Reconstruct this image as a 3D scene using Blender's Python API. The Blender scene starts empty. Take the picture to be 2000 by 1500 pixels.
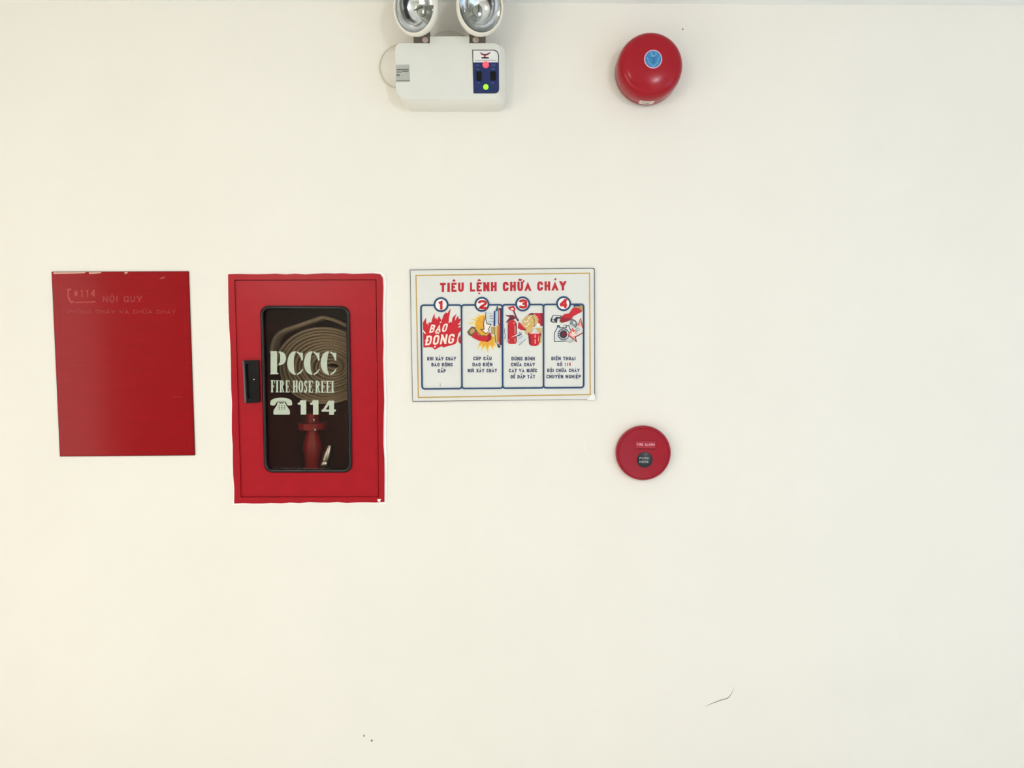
import bpy, math, random, unicodedata
from mathutils import Vector, Matrix

random.seed(7)
scene = bpy.context.scene
COL = scene.collection

# ------------------------------------------------------------------ camera, world, lights, exposure
D, CZ, F = 1.95, 1.65, 1476.0            # distance to the wall, eye height, focal length in pixels (2000 wide)
PITCH, ROLL = math.radians(3.2), math.radians(0.45)
_f = Vector((0, math.cos(PITCH), -math.sin(PITCH)))
_r0, _u0 = Vector((1, 0, 0)), Vector((0, math.sin(PITCH), math.cos(PITCH)))
_r = _r0 * math.cos(ROLL) - _u0 * math.sin(ROLL)
_u = _r0 * math.sin(ROLL) + _u0 * math.cos(ROLL)
CAM = Vector((0, -D, CZ))
cd = bpy.data.cameras.new('camera')
cd.sensor_width = 36.0
cd.lens = F / 2000 * 36.0
cd.clip_start = 0.05
cam = bpy.data.objects.new('camera', cd)
COL.objects.link(cam)
cam.matrix_world = Matrix(((_r.x, _u.x, -_f.x, CAM.x), (_r.y, _u.y, -_f.y, CAM.y), (_r.z, _u.z, -_f.z, CAM.z), (0, 0, 0, 1)))
scene.camera = cam

world = bpy.data.worlds.new('world')
scene.world = world
world.use_nodes = True
world.node_tree.nodes['Background'].inputs[0].default_value = (0.75, 0.83, 1.0, 1)
world.node_tree.nodes['Background'].inputs[1].default_value = 0.44


def lamp(name, kind, loc, power, color, direction=None, size=None, radius=0.15):
    l = bpy.data.lights.new(name, kind)
    l.energy, l.color = power, color
    o = bpy.data.objects.new(name, l)
    COL.objects.link(o)
    o.location = loc
    if kind == 'AREA':
        l.shape = 'RECTANGLE'
        l.size, l.size_y = size
        o.rotation_euler = Vector(direction).to_track_quat('-Z', 'Y').to_euler()
    else:
        l.shadow_soft_size = radius
    return o


XL, XR, YB = -2.6, 2.9, -4.4             # left wall, right wall, back wall of the lobby
lamp('doorway_daylight', 'AREA', (XL - 0.05, -2.07, 1.07), 35, (1.0, 0.92, 0.80), (1, 0, 0), (1.72, 2.1))
lamp('window_daylight', 'AREA', (XR + 0.05, -2.2, 1.2), 15, (0.40, 0.68, 1.0), (-1, 0, 0), (2.3, 1.0))
lamp('entrance_daylight', 'AREA', (1.95, YB + 0.02, 1.15), 12, (0.68, 0.80, 1.0), (0, 1, 0), (1.7, 2.2))
lamp('globe_lamp', 'POINT', (1.2, -3.3, 2.28), 55, (0.93, 0.93, 1.0))
lamp('globe_lamp', 'POINT', (-1.5, -3.4, 2.28), 39, (0.98, 1.0, 0.90))

scene.view_settings.view_transform = 'Standard'
scene.view_settings.look = 'None'
scene.view_settings.gamma = 1.0
scene.view_settings.use_curve_mapping = False
scene.view_settings.exposure = -0.07

# ------------------------------------------------------------------ helpers


def P(px, py, d=0.0):
    """Point at distance d in front of the wall that is seen at photo position px, py."""
    v = _f + _r * ((px - 1000) / F) - _u * ((py - 750) / F)
    t = (-d - CAM.y) / v.y
    return CAM + v * t


def lin(c):
    return tuple(((x / 255) / 12.92 if x / 255 <= 0.04045 else ((x / 255 + 0.055) / 1.055) ** 2.4) for x in c)


MATS = {}


def mat(name, rgb, rough=0.5, spec=0.5, metal=0.0, noise=0.06, scale=60.0, bump=0.0, bscale=300.0, emit=0.0, stretch=None, coat=0.0, bdist=0.001):
    if name in MATS:
        return MATS[name]
    m = bpy.data.materials.new(name)
    m.use_nodes = True
    nt = m.node_tree
    b = nt.nodes['Principled BSDF']
    c = lin(rgb)
    b.inputs['Roughness'].default_value = rough
    b.inputs['Specular IOR Level'].default_value = spec
    b.inputs['Metallic'].default_value = metal
    b.inputs['Coat Weight'].default_value = coat
    b.inputs['Coat Roughness'].default_value = 0.08
    tc = nt.nodes.new('ShaderNodeTexCoord')
    src = tc.outputs['Object']
    if stretch:
        mp = nt.nodes.new('ShaderNodeMapping')
        mp.inputs['Scale'].default_value = stretch
        nt.links.new(src, mp.inputs['Vector'])
        src = mp.outputs['Vector']
    n = nt.nodes.new('ShaderNodeTexNoise')
    n.inputs['Scale'].default_value = scale
    n.inputs['Detail'].default_value = 4
    nt.links.new(src, n.inputs['Vector'])
    r = nt.nodes.new('ShaderNodeValToRGB')
    r.color_ramp.elements[0].position = 0.3
    r.color_ramp.elements[1].position = 0.7
    r.color_ramp.elements[0].color = tuple(x * (1 - noise) for x in c) + (1,)
    r.color_ramp.elements[1].color = tuple(min(1, x * (1 + noise)) for x in c) + (1,)
    nt.links.new(n.outputs['Fac'], r.inputs['Fac'])
    nt.links.new(r.outputs['Color'], b.inputs['Base Color'])
    if emit:
        b.inputs['Emission Color'].default_value = c + (1,)
        b.inputs['Emission Strength'].default_value = emit
    if bump:
        n2 = nt.nodes.new('ShaderNodeTexNoise')
        n2.inputs['Scale'].default_value = bscale
        n2.inputs['Detail'].default_value = 3
        nt.links.new(src, n2.inputs['Vector'])
        bp = nt.nodes.new('ShaderNodeBump')
        bp.inputs['Strength'].default_value = bump
        bp.inputs['Distance'].default_value = bdist
        nt.links.new(n2.outputs['Fac'], bp.inputs['Height'])
        nt.links.new(bp.outputs['Normal'], b.inputs['Normal'])
    MATS[name] = m
    return m


def glass_mat(name, tint, gloss=1.0, ior=1.45):
    m = bpy.data.materials.new(name)
    m.use_nodes = True
    nt = m.node_tree
    nt.nodes.remove(nt.nodes['Principled BSDF'])
    out = nt.nodes['Material Output']
    tr = nt.nodes.new('ShaderNodeBsdfTransparent')
    tr.inputs[0].default_value = tint + (1,)
    gl = nt.nodes.new('ShaderNodeBsdfGlossy')
    gl.inputs['Roughness'].default_value = 0.03
    fr = nt.nodes.new('ShaderNodeFresnel')
    fr.inputs[0].default_value = ior
    mx = nt.nodes.new('ShaderNodeMixShader')
    nt.links.new(fr.outputs[0], mx.inputs[0])
    nt.links.new(tr.outputs[0], mx.inputs[1])
    nt.links.new(gl.outputs[0], mx.inputs[2])
    nt.links.new(mx.outputs[0], out.inputs[0])
    MATS[name] = m
    return m


ANCH = {}


def thing(name, anchor, label, cat, group=None):
    o = bpy.data.objects.new(name, None)
    o.empty_display_size = 0.02
    COL.objects.link(o)
    o.location = anchor
    ANCH[o.name] = Vector(anchor)
    o['label'] = label
    o['category'] = cat
    if group:
        o['group'] = group
    return o


def obj(name, geo, m, parent=None, smooth=False, label=None, anchor=None):
    vs, fs = geo
    a = ANCH[parent.name] if parent else Vector(anchor or (0, 0, 0))
    me = bpy.data.meshes.new(name)
    me.from_pydata([tuple(v - a) for v in vs], [], fs)
    me.validate()
    me.update()
    if smooth:
        me.polygons.foreach_set('use_smooth', [True] * len(me.polygons))
        if smooth != 'all':
            try:
                me.set_sharp_from_angle(angle=math.radians(38))
            except Exception:
                pass
    me.materials.append(m)
    o = bpy.data.objects.new(name, me)
    COL.objects.link(o)
    if parent:
        o.parent = parent
    elif anchor:
        o.location = anchor
    ANCH[o.name] = a
    if label:
        o['label'] = label
    return o


def join(*geos):
    vs, fs = [], []
    for v, f in geos:
        k = len(vs)
        vs += list(v)
        fs += [tuple(i + k for i in q) for q in f]
    return vs, fs


def cw(pts):
    """Order photo points clockwise as seen (y grows downwards)."""
    a = sum(pts[i][0] * pts[(i + 1) % len(pts)][1] - pts[(i + 1) % len(pts)][0] * pts[i][1] for i in range(len(pts)))
    return list(pts) if a > 0 else list(reversed(pts))


def ring(pts, d):
    return [P(x, y, d) for x, y in pts]


def push(rg, d):
    return [Vector((v.x, -d, v.z)) for v in rg]


def loft(rings, cap0=True, cap1=True, closed=True):
    n = len(rings[0])
    vs = [v for rg in rings for v in rg]
    fs = []
    for k in range(len(rings) - 1):
        for i in range(n if closed else n - 1):
            j = (i + 1) % n
            fs.append((k * n + i, k * n + j, (k + 1) * n + j, (k + 1) * n + i))
    if cap0:
        fs.append(tuple(range(n)))
    if cap1:
        fs.append(tuple((len(rings) - 1) * n + i for i in reversed(range(n))))
    return vs, fs


def prism(pts, d0, d1):
    """Plate whose front (at d1) has the outline pts."""
    fr = ring(cw(pts), d1)
    return loft([push(fr, d0), fr])


def bprism(pts, d0, d1, bev):
    """Plate with a rounded front edge; bev in metres."""
    fr = ring(cw(pts), d1)
    c = sum(fr, Vector()) / len(fr)
    n = len(fr)
    ins = []
    for i in range(n):
        a, b2, q = fr[i - 1], fr[(i + 1) % n], fr[i]
        t = Vector((b2.x - a.x, 0, b2.z - a.z)).normalized()
        nn = Vector((t.z, 0, -t.x))
        if nn.dot(c - q) < 0:
            nn = -nn
        ins.append(nn)
    rs = [push(fr, d0), push(fr, d1 - bev)]
    for k in (0.3, 0.7, 1.0):
        an = k * math.pi / 2
        rs.append([Vector((fr[i].x, -(d1 - bev + bev * math.sin(an)), fr[i].z)) + ins[i] * bev * (1 - math.cos(an)) for i in range(n)])
    return loft(rs)


STEP = [0]


def flat(pts, d, step=False):
    if step:                            # overlapping pieces of one letter never share a plane
        STEP[0] += 1
        d += 0.00002 * (STEP[0] % 9)
    rg = ring(cw(pts), d)
    return rg, [tuple(reversed(range(len(rg))))]


def ring_plate(outer, inner, d0, d1):
    """Frame between two outlines with the same number of points, both measured at d1."""
    o, i = ring(outer, d1), ring(inner, d1)
    n = len(o)
    vs = o + i + push(o, d0) + push(i, d0)
    fs = []
    for a in range(n):
        b = (a + 1) % n
        fs += [(a, n + a, n + b, b), (a, b, 2 * n + b, 2 * n + a), (n + a, 3 * n + a, 3 * n + b, n + b), (2 * n + a, 2 * n + b, 3 * n + b, 3 * n + a)]
    return vs, fs


def rr(c, r, n=6):
    """Rounded quadrilateral from corners TL, TR, BR, BL; r one radius or four."""
    if not isinstance(r, (tuple, list)):
        r = (r,) * 4
    out = []
    for k in range(4):
        p, q, s = Vector(c[k]), Vector(c[k - 1]), Vector(c[(k + 1) % 4])
        a = p + (q - p).normalized() * r[k]
        b = p + (s - p).normalized() * r[k]
        for i in range(n + 1):
            t = i / n
            w = 0.75                    # conic weight close to a circle
            den = (1 - t) ** 2 + 2 * w * t * (1 - t) + t * t
            v = (a * (1 - t) ** 2 + p * 2 * w * t * (1 - t) + b * t * t) / den
            out.append((v.x, v.y))
    return out


def inset(c, k):
    (a, b), (c2, d), (e, f), (g, h) = c
    return [(a + k, b + k), (c2 - k, d + k), (e - k, f - k), (g + k, h - k)]


def disc_pts(cx, cy, r, n=40, ry=None):
    return [(cx + r * math.cos(2 * math.pi * i / n), cy + (ry or r) * math.sin(2 * math.pi * i / n)) for i in range(n)]


def stroke(pts, w, d, closed=False, taper=False):
    """Flat painted line of width w (photo pixels)."""
    n = len(pts)
    L, R = [], []
    for i, p in enumerate(pts):
        a = pts[i - 1] if (i > 0 or closed) else p
        b = pts[(i + 1) % n] if (i < n - 1 or closed) else p
        t1 = Vector((p[0] - a[0], p[1] - a[1])) if a is not p else None
        t2 = Vector((b[0] - p[0], b[1] - p[1])) if b is not p else None
        if t1 is None or t1.length < 1e-9: t1 = t2
        if t2 is None or t2.length < 1e-9: t2 = t1
        t1, t2 = t1.normalized(), t2.normalized()
        t = (t1 + t2)
        t = t.normalized() if t.length > 1e-6 else t1
        nn = Vector((-t.y, t.x))
        m = max(0.5, nn.dot(Vector((-t1.y, t1.x))))
        h = w / 2 / m
        if taper:
            h *= max(0.12, math.sin(math.pi * (i + 0.3) / (n - 0.4)))
        L.append((p[0] + nn.x * h, p[1] + nn.y * h))
        R.append((p[0] - nn.x * h, p[1] - nn.y * h))
    vs = [P(x, y, d) for x, y in L + R]
    fs = []
    for i in range(n if closed else n - 1):
        j = (i + 1) % n
        fs.append((i, j, n + j, n + i))
    return vs, fs


def tube(pts, r, n=8):
    """Round tube through world points."""
    vs, fs = [], []
    for i, p in enumerate(pts):
        t = (pts[min(i + 1, len(pts) - 1)] - pts[max(i - 1, 0)]).normalized()
        a = t.cross(Vector((0, 1, 0)))
        if a.length < 0.1:
            a = t.cross(Vector((1, 0, 0)))
        a.normalize()
        b = t.cross(a)
        rr_ = r[i] if isinstance(r, (list, tuple)) else r
        vs += [p + (a * math.cos(2 * math.pi * k / n) + b * math.sin(2 * math.pi * k / n)) * rr_ for k in range(n)]
    for i in range(len(pts) - 1):
        for k in range(n):
            q = (k + 1) % n
            fs.append((i * n + k, i * n + q, (i + 1) * n + q, (i + 1) * n + k))
    fs += [tuple(reversed(range(n))), tuple((len(pts) - 1) * n + k for k in range(n))]
    return vs, fs


def lathe(center, axis, prof, n=64):
    """Profile of (radius, height along axis)."""
    axis = Vector(axis).normalized()
    a = axis.cross(Vector((0, 0, 1)))
    if a.length < 0.1:
        a = axis.cross(Vector((1, 0, 0)))
    a.normalize()
    b = axis.cross(a)
    rings, vs, fs, idx = [], [], [], []
    for r, h in prof:
        if r < 1e-6:
            idx.append([len(vs)])
            vs.append(center + axis * h)
        else:
            idx.append(list(range(len(vs), len(vs) + n)))
            vs += [center + axis * h + (a * math.cos(2 * math.pi * k / n) + b * math.sin(2 * math.pi * k / n)) * r for k in range(n)]
    for i in range(len(prof) - 1):
        A, B = idx[i], idx[i + 1]
        for k in range(n):
            q = (k + 1) % n
            if len(A) == 1 and len(B) == 1:
                continue
            if len(A) == 1:
                fs.append((A[0], B[q], B[k]))
            elif len(B) == 1:
                fs.append((A[k], A[q], B[0]))
            else:
                fs.append((A[k], A[q], B[q], B[k]))
    return vs, fs


def squeeze(geo, c, axis, k):
    """Scale a shape about c along one axis."""
    a = Vector(axis).normalized()
    return [v + a * ((v - c).dot(a) * (k - 1)) for v in geo[0]], geo[1]


def bez(ps, n=10):
    """Smooth open curve through points (Catmull-Rom)."""
    out = []
    for i in range(len(ps) - 1):
        p0, p1, p2, p3 = [Vector(ps[max(0, min(len(ps) - 1, i + k))]) for k in (-1, 0, 1, 2)]
        for j in range(n):
            t = j / n
            out.append(0.5 * ((2 * p1) + (p2 - p0) * t + (2 * p0 - 5 * p1 + 4 * p2 - p3) * t * t + (3 * p1 - p0 - 3 * p2 + p3) * t ** 3))
    out.append(Vector(ps[-1]))
    return out


def curve2(ps, n=6):
    return [(v.x, v.y) for v in bez([(x, y, 0) for x, y in ps], n)]


GLYPH = {
    'A': [[(0, 0), (.5, 1), (1, 0)], [(.2, .3), (.8, .3)]],
    'B': [[(0, 0), (0, 1)], [(0, 1), (.62, 1), (.95, .88), (.95, .66), (.62, .53), (0, .53)], [(.62, .53), (1, .4), (1, .14), (.65, 0), (0, 0)]],
    'C': [[(1, .66), (1, .85), (.75, 1), (.25, 1), (0, .85), (0, .15), (.25, 0), (.75, 0), (1, .15), (1, .34)]],
    'D': [[(0, 0), (0, 1), (.6, 1), (.9, .92), (1, .75), (1, .25), (.9, .08), (.6, 0), (0, 0)]],
    'E': [[(1, 1), (0, 1), (0, 0), (1, 0)], [(0, .52), (.85, .52)]],
    'F': [[(1, 1), (0, 1), (0, 0)], [(0, .5), (.85, .5)]],
    'G': [[(1, .70), (1, .85), (.75, 1), (.25, 1), (0, .85), (0, .15), (.25, 0), (.75, 0), (1, .15), (1, .44), (.55, .44)]],
    'H': [[(0, 0), (0, 1)], [(1, 0), (1, 1)], [(0, .52), (1, .52)]],
    'I': [[(.5, 0), (.5, 1)]],
    'K': [[(0, 0), (0, 1)], [(1, 1), (.05, .42)], [(.35, .58), (1, 0)]],
    'L': [[(0, 1), (0, 0), (1, 0)]],
    'M': [[(0, 0), (0, 1), (.5, .3), (1, 1), (1, 0)]],
    'N': [[(0, 0), (0, 1)], [(0, 1), (1, 0)], [(1, 0), (1, 1)]],
    'O': [[(.5, 1), (.25, 1), (0, .85), (0, .15), (.25, 0), (.75, 0), (1, .15), (1, .85), (.75, 1), (.5, 1)]],
    'P': [[(0, 0), (0, 1)], [(0, 1), (.65, 1), (1, .87), (1, .58), (.65, .45), (0, .45)]],
    'Q': [[(.5, 1), (.25, 1), (0, .85), (0, .15), (.25, 0), (.75, 0), (1, .15), (1, .85), (.75, 1), (.5, 1)], [(.6, .25), (1, 0)]],
    'R': [[(0, 0), (0, 1)], [(0, 1), (.65, 1), (1, .87), (1, .6), (.65, .47), (0, .47)], [(.5, .47), (1, 0)]],
    'S': [[(1, .74), (.95, .88), (.7, 1), (.3, 1), (0, .86), (0, .66), (.3, .54), (.7, .46), (1, .34), (1, .14), (.7, 0), (.3, 0), (.05, .12), (0, .26)]],
    'T': [[(0, 1), (1, 1)], [(.5, 1), (.5, 0)]],
    'U': [[(0, 1), (0, .15), (.25, 0), (.75, 0), (1, .15), (1, 1)]],
    'V': [[(0, 1), (.5, 0), (1, 1)]],
    'X': [[(0, 0), (1, 1)], [(0, 1), (1, 0)]],
    'Y': [[(0, 1), (.5, .46), (1, 1)], [(.5, .46), (.5, 0)]],
    '1': [[(.1, .74), (.62, 1), (.62, 0)]],
    '2': [[(0, .7), (.05, .88), (.28, 1), (.72, 1), (1, .86), (1, .62), (.02, 0), (1, 0)]],
    '3': [[(0, .76), (.08, .92), (.35, 1), (.72, 1), (1, .88), (1, .66), (.72, .54), (.4, .54)], [(.72, .54), (1, .42), (1, .14), (.72, 0), (.3, 0), (.05, .1), (0, .26)]],
    '4': [[(.74, 0), (.74, 1)], [(.74, 1), (0, .28)], [(0, .26), (1, .26)]],
}
WIDTH = {'I': .45, 'M': 1.3, 'L': .88, 'E': .9, 'F': .86, 'A': 1.12, 'V': 1.1, 'Y': 1.1, 'X': 1.08, ' ': .55, '1': .8, 'N': 1.06}
MARK = {
    '\u0301': lambda y: [[(.42, y), (.72, y + .17)]], '\u0300': lambda y: [[(.28, y + .17), (.58, y)]],
    '\u0309': lambda y: [[(.36, y + .14), (.55, y + .2), (.64, y + .11), (.5, y)]], '\u0303': lambda y: [[(.12, y), (.36, y + .12), (.64, y + .02), (.88, y + .14)]],
    '\u0302': lambda y: [[(.16, y), (.5, y + .16), (.84, y)]], '\u0306': lambda y: [[(.16, y + .14), (.5, y), (.84, y + .14)]],
}


def text_geo(s, x0, ycap, x1, ybase, d, weight=0.2, shear=0.0, slope=0.0):
    """Heavy condensed capitals with accents, fitted between x0 and x1; weight = stem / cap height."""
    chars = []
    for ch in s:
        n = unicodedata.normalize('NFD', ch)
        chars.append((n[0], n[1:]))
    gap = 0.26
    base = lambda c: 'D' if c == '\u0110' else c
    tot = sum(WIDTH.get(base(c), 1.0) for c, _ in chars) + gap * (len(chars) - 1)
    unit = (x1 - x0) / tot
    h = ybase - ycap
    sw = weight * h
    geos = []

    def seg(pl, bx, bw, clamp, w_, rnd=0):
        pts = []
        for u, v in pl:
            iu = bx + w_ / 2 + u * (bw - w_)
            iv = w_ / 2 + v * (h - w_) if clamp else v * h
            pts.append(Vector((iu, iv)))
        closed = (pts[0] - pts[-1]).length < 1e-6
        if closed:
            pts = pts[:-1]
        elif clamp:
            if pl[0][1] in (0, 1):
                pts[0] = pts[0] + (pts[0] - pts[1]).normalized() * w_ * 0.9
            if pl[-1][1] in (0, 1):
                pts[-1] = pts[-1] + (pts[-1] - pts[-2]).normalized() * w_ * 0.9
        if rnd:
            sm = []
            for i, p in enumerate(pts):
                u = pl[i][0]
                if (0 < i < len(pts) - 1 or closed) and (rnd == 2 or u > 0):
                    sm += [p.lerp(pts[i - 1], .3), p.lerp(pts[i - 1], .08).lerp(pts[(i + 1) % len(pts)], .08), p.lerp(pts[(i + 1) % len(pts)], .3)]
                else:
                    sm.append(p)
            pts = sm
        n = len(pts)
        L, R = [], []
        for i, p in enumerate(pts):
            a = pts[i - 1] if (i > 0 or closed) else None
            b = pts[(i + 1) % n] if (i < n - 1 or closed) else None
            t1 = (p - a).normalized() if a is not None else (b - p).normalized()
            t2 = (b - p).normalized() if b is not None else t1
            t = (t1 + t2)
            t = t.normalized() if t.length > 1e-6 else t1
            nn = Vector((-t.y, t.x))
            k = w_ / 2 / max(.42, nn.dot(Vector((-t1.y, t1.x))))
            L.append(p + nn * k)
            R.append(p - nn * k)
        if clamp:
            for q in L + R:
                q.x = min(max(q.x, bx), bx + bw)
                q.y = min(max(q.y, 0), h)
            for e, (i0, i1) in ((0, (0, 1)), (len(pl) - 1, (n - 1, n - 2))):
                if closed or pl[e][1] not in (0, 1):
                    continue
                t = (pts[i1] - pts[i0]).normalized()
                if abs(t.x) < 0.12 or abs(t.y) < 0.3:
                    continue
                y_ = 0.0 if pl[e][1] == 0 else h
                cx_e = pts[i0].x + t.x / t.y * (y_ - pts[i0].y)
                hw_ = w_ / 2 / abs(t.y)
                sg = 1 if (L[i0].x if L[i0].x != R[i0].x else L[i1].x) > (R[i0].x if L[i0].x != R[i0].x else R[i1].x) else -1
                up_ = (t.y > 0) == (e == 0)
                sg = -1 if up_ else 1
                L[i0] = Vector((cx_e + sg * hw_, y_))
                R[i0] = Vector((cx_e - sg * hw_, y_))
        vs_ = []
        for q in L + R:
            x = q.x + shear * q.y
            vs_.append(P(x, ybase - q.y + slope * (x - x0), d + 0.00004 * (len(geos) % 5)))
        fs_ = [(i, (i + 1) % n, n + (i + 1) % n, n + i) for i in range(n if closed else n - 1)]
        geos.append((vs_, fs_))

    cx = x0
    for c, marks in chars:
        bw = WIDTH.get(base(c), 1.0) * unit
        if c != ' ':
            w_ = min(sw, bw * {'I': 1.0, '1': 0.44, '4': 0.32}.get(base(c), 0.40))
            for pl in GLYPH[base(c)]:
                seg(pl, cx, bw, True, w_, 2 if c in 'CGOQSU23' else (1 if base(c) in 'BDPR' else 0))
            if c == '\u0110':
                seg([(-.3, .5), (.45, .5)], cx, bw, False, w_ * 0.8)
            y = 1.13
            for m in marks:
                if m == '\u0323':
                    seg([(.5, -.13), (.5, -.28)], cx, bw, False, w_ * 0.9)
                elif m == '\u031b':
                    seg([(1.0, .93), (1.3, 1.0), (1.32, 1.18)], cx, bw, False, w_ * 0.6)
                else:
                    if y > 1.2:
                        seg([(u + .42, v) for u, v in MARK[m](1.2)[0]], cx, bw, False, w_ * 0.6)
                    else:
                        for pl in MARK[m](y):
                            seg(pl, cx, bw, False, w_ * 0.65)
                    y += .2
        cx += bw + gap * unit
    return join(*geos)


def Z(x0, y0, s):
    """Turns a list of points noted in an enlarged view into photo pixels."""
    return lambda pts: [(x0 + x * s, y0 + y * s) for x, y in pts]


# ------------------------------------------------------------------ materials
wall_m = mat('painted_plaster', (236, 232, 222), 0.75, 0.3, noise=0.012, scale=3.0, bump=0.25, bscale=420, bdist=0.0006)
ceil_m = mat('ceiling_paint', (246, 248, 246), 0.8, 0.2, noise=0.01, scale=4)
back_m = mat('dim_back_wall_paint', (186, 182, 174), 0.8, 0.2, noise=0.02, scale=3)
floor_m = mat('floor_tile', (228, 225, 218), 0.45, 0.3, noise=0.05, scale=5)
plaster_m = mat('raw_white_plaster', (250, 247, 242), 0.8, 0.2, noise=0.03, scale=200, bump=0.5, bscale=500)
scratch_m = mat('scratch_grey', (150, 150, 140), 0.9, 0.1)
gouge_m = mat('pale_scratch', (240, 238, 226), 0.9, 0.1)
speck_m = mat('speck_brown', (120, 116, 100), 0.9, 0.1)

red_box = mat('cabinet_red_enamel', (166, 15, 30), 0.32, 0.22, noise=0.05, scale=25, bump=0.06, bscale=120)
red_in = mat('cabinet_red_inside_shaded', (92, 12, 14), 0.6, 0.3, noise=0.1, scale=20)  # darker copy of the cabinet red, shade inside the box put into the colour
black_rub = mat('black_rubber', (6, 6, 7), 0.2, 0.4, noise=0.1)
black_pl = mat('black_plastic', (6, 6, 7), 0.3, 0.22, noise=0.1)
print_m = mat('frosted_print', (184, 192, 172), 0.6, 0.2, noise=0.05, scale=90)
print_dark = mat('print_gap_dark', (40, 26, 22), 0.5, 0.3)
hose_m = mat('canvas_hose', (182, 168, 144), 0.85, 0.2, noise=0.12, scale=150, bump=0.4, bscale=700)
valve_m = mat('valve_red_paint', (165, 30, 38), 0.35, 0.5, noise=0.1)
steel_m = mat('brushed_aluminium', (205, 205, 200), 0.3, 0.5, metal=1.0)

poster_m = mat('faded_red_vinyl', (147, 13, 21), 0.13, 0.17, noise=0.07, scale=30, stretch=(0.3, 1, 5), bump=0.05, bscale=50)
poster_print = mat('faded_poster_print', (172, 56, 50), 0.35, 0.4, noise=0.2, scale=150)
poster_faint = mat('ghost_poster_print', (156, 30, 33), 0.3, 0.4, noise=0.2, scale=150)
poster_edge = mat('poster_edge_brown', (96, 34, 32), 0.6, 0.2)
peel_m = mat('peeled_paper', (214, 176, 160), 0.8, 0.2)

sign_m = mat('sign_white_sheet', (221, 221, 215), 0.4, 0.4, noise=0.02, scale=12)
sign_edge = mat('sign_dark_edge', (52, 50, 56), 0.5, 0.3)
gold_m = mat('gold_line', (196, 158, 84), 0.45, 0.3)
navy_m = mat('navy_line', (30, 66, 104), 0.45, 0.3)
navy_txt = mat('navy_lettering', (44, 56, 92), 0.45, 0.3)
title_m = mat('title_red', (184, 30, 46), 0.45, 0.3)
art = {k: mat('print_' + k, v, 0.45, 0.3, noise=0.08, scale=120) for k, v in dict(
    red=(196, 30, 44), deep_red=(150, 24, 44), maroon=(104, 34, 52), cream=(250, 226, 214), orange=(226, 164, 52), yellow=(238, 208, 110),
    brown=(112, 84, 52), tan=(180, 150, 100), sand=(206, 176, 112), pink=(240, 160, 150), navy=(30, 48, 104), sky=(170, 198, 216),
    grey=(128, 136, 138), pale=(206, 212, 214), dark=(44, 52, 58), teal=(44, 96, 122), white=(236, 236, 230), rust=(196, 104, 56), olive=(140, 128, 52)).items()}

abs_m = mat('white_abs_plastic', (233, 231, 222), 0.45, 0.4, noise=0.015, scale=20)
abs_face = mat('grey_white_abs_plastic', (220, 221, 213), 0.5, 0.35, noise=0.015, scale=20)
head_m = mat('lamp_head_plastic', (232, 228, 214), 0.4, 0.4, noise=0.015)
chrome_m = mat('chrome_reflector', (236, 238, 240), 0.14, 0.5, metal=1.0, noise=0.02, bump=0.12, bscale=60, bdist=0.003)
neck_m = mat('neck_shadowed_grey', (112, 104, 94), 0.5, 0.4)  # shadow under the lamp heads is put into this grey-brown
cable_m = mat('white_cable', (196, 188, 168), 0.5, 0.4)
panel_w = mat('panel_white', (226, 228, 226), 0.4, 0.4)
panel_n = mat('panel_navy', (19, 37, 92), 0.3, 0.4)
panel_k = mat('panel_black_line', (22, 24, 30), 0.3, 0.4)
panel_t = mat('panel_small_print', (70, 84, 138), 0.4, 0.3)
logo_m = mat('logo_maroon', (120, 32, 52), 0.4, 0.3)
logo_k = mat('logo_dark', (52, 20, 34), 0.4, 0.3)
led_r = mat('red_led', (255, 70, 84), 0.3, 0.5, emit=1.1)
led_g = mat('green_led', (150, 235, 50), 0.3, 0.5, emit=0.8)
stick_m = mat('silver_sticker', (176, 178, 170), 0.4, 0.5, noise=0.08, scale=200)
stick_t = mat('sticker_print', (112, 114, 108), 0.5, 0.3)

bell_m = mat('bell_red_lacquer', (160, 18, 34), 0.2, 0.26, noise=0.03, scale=20)
bell_base_m = mat('bell_base_dark', (96, 30, 34), 0.5, 0.3)
blue_m = mat('sticker_blue', (52, 126, 176), 0.4, 0.4, noise=0.12, scale=180)
blue_d = mat('sticker_deep_blue', (38, 104, 158), 0.4, 0.4)
lilac_m = mat('sticker_rim_lilac', (216, 176, 200), 0.4, 0.4)
icy_m = mat('sticker_pale_mark', (112, 172, 206), 0.4, 0.4)
tag_m = mat('bell_tag_white', (228, 206, 194), 0.5, 0.3)
tag_t = mat('bell_tag_print', (150, 146, 132), 0.5, 0.3)

call_m = mat('call_point_red', (152, 15, 36), 0.28, 0.3, noise=0.04, scale=30)
call_plate = mat('call_point_label_red', (160, 30, 50), 0.4, 0.4)
call_line = mat('call_point_groove', (110, 8, 22), 0.5, 0.3)
call_txt = mat('call_point_pink_print', (238, 176, 184), 0.5, 0.3)
btn_m = mat('push_button_black', (26, 32, 34), 0.35, 0.4)
btn_txt = mat('push_button_grey_print', (170, 176, 178), 0.5, 0.3)

glass_m = glass_mat('smoked_cabinet_glass', (0.86, 0.82, 0.77), ior=1.27)
lens_m = glass_mat('clear_lens', (0.97, 0.98, 0.98))


# ------------------------------------------------------------------ the setting
def structure(name, geo, m, label, cat):
    o = obj(name, geo, m)
    o['kind'] = 'structure'
    o['label'] = label
    o['category'] = cat
    return o


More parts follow.
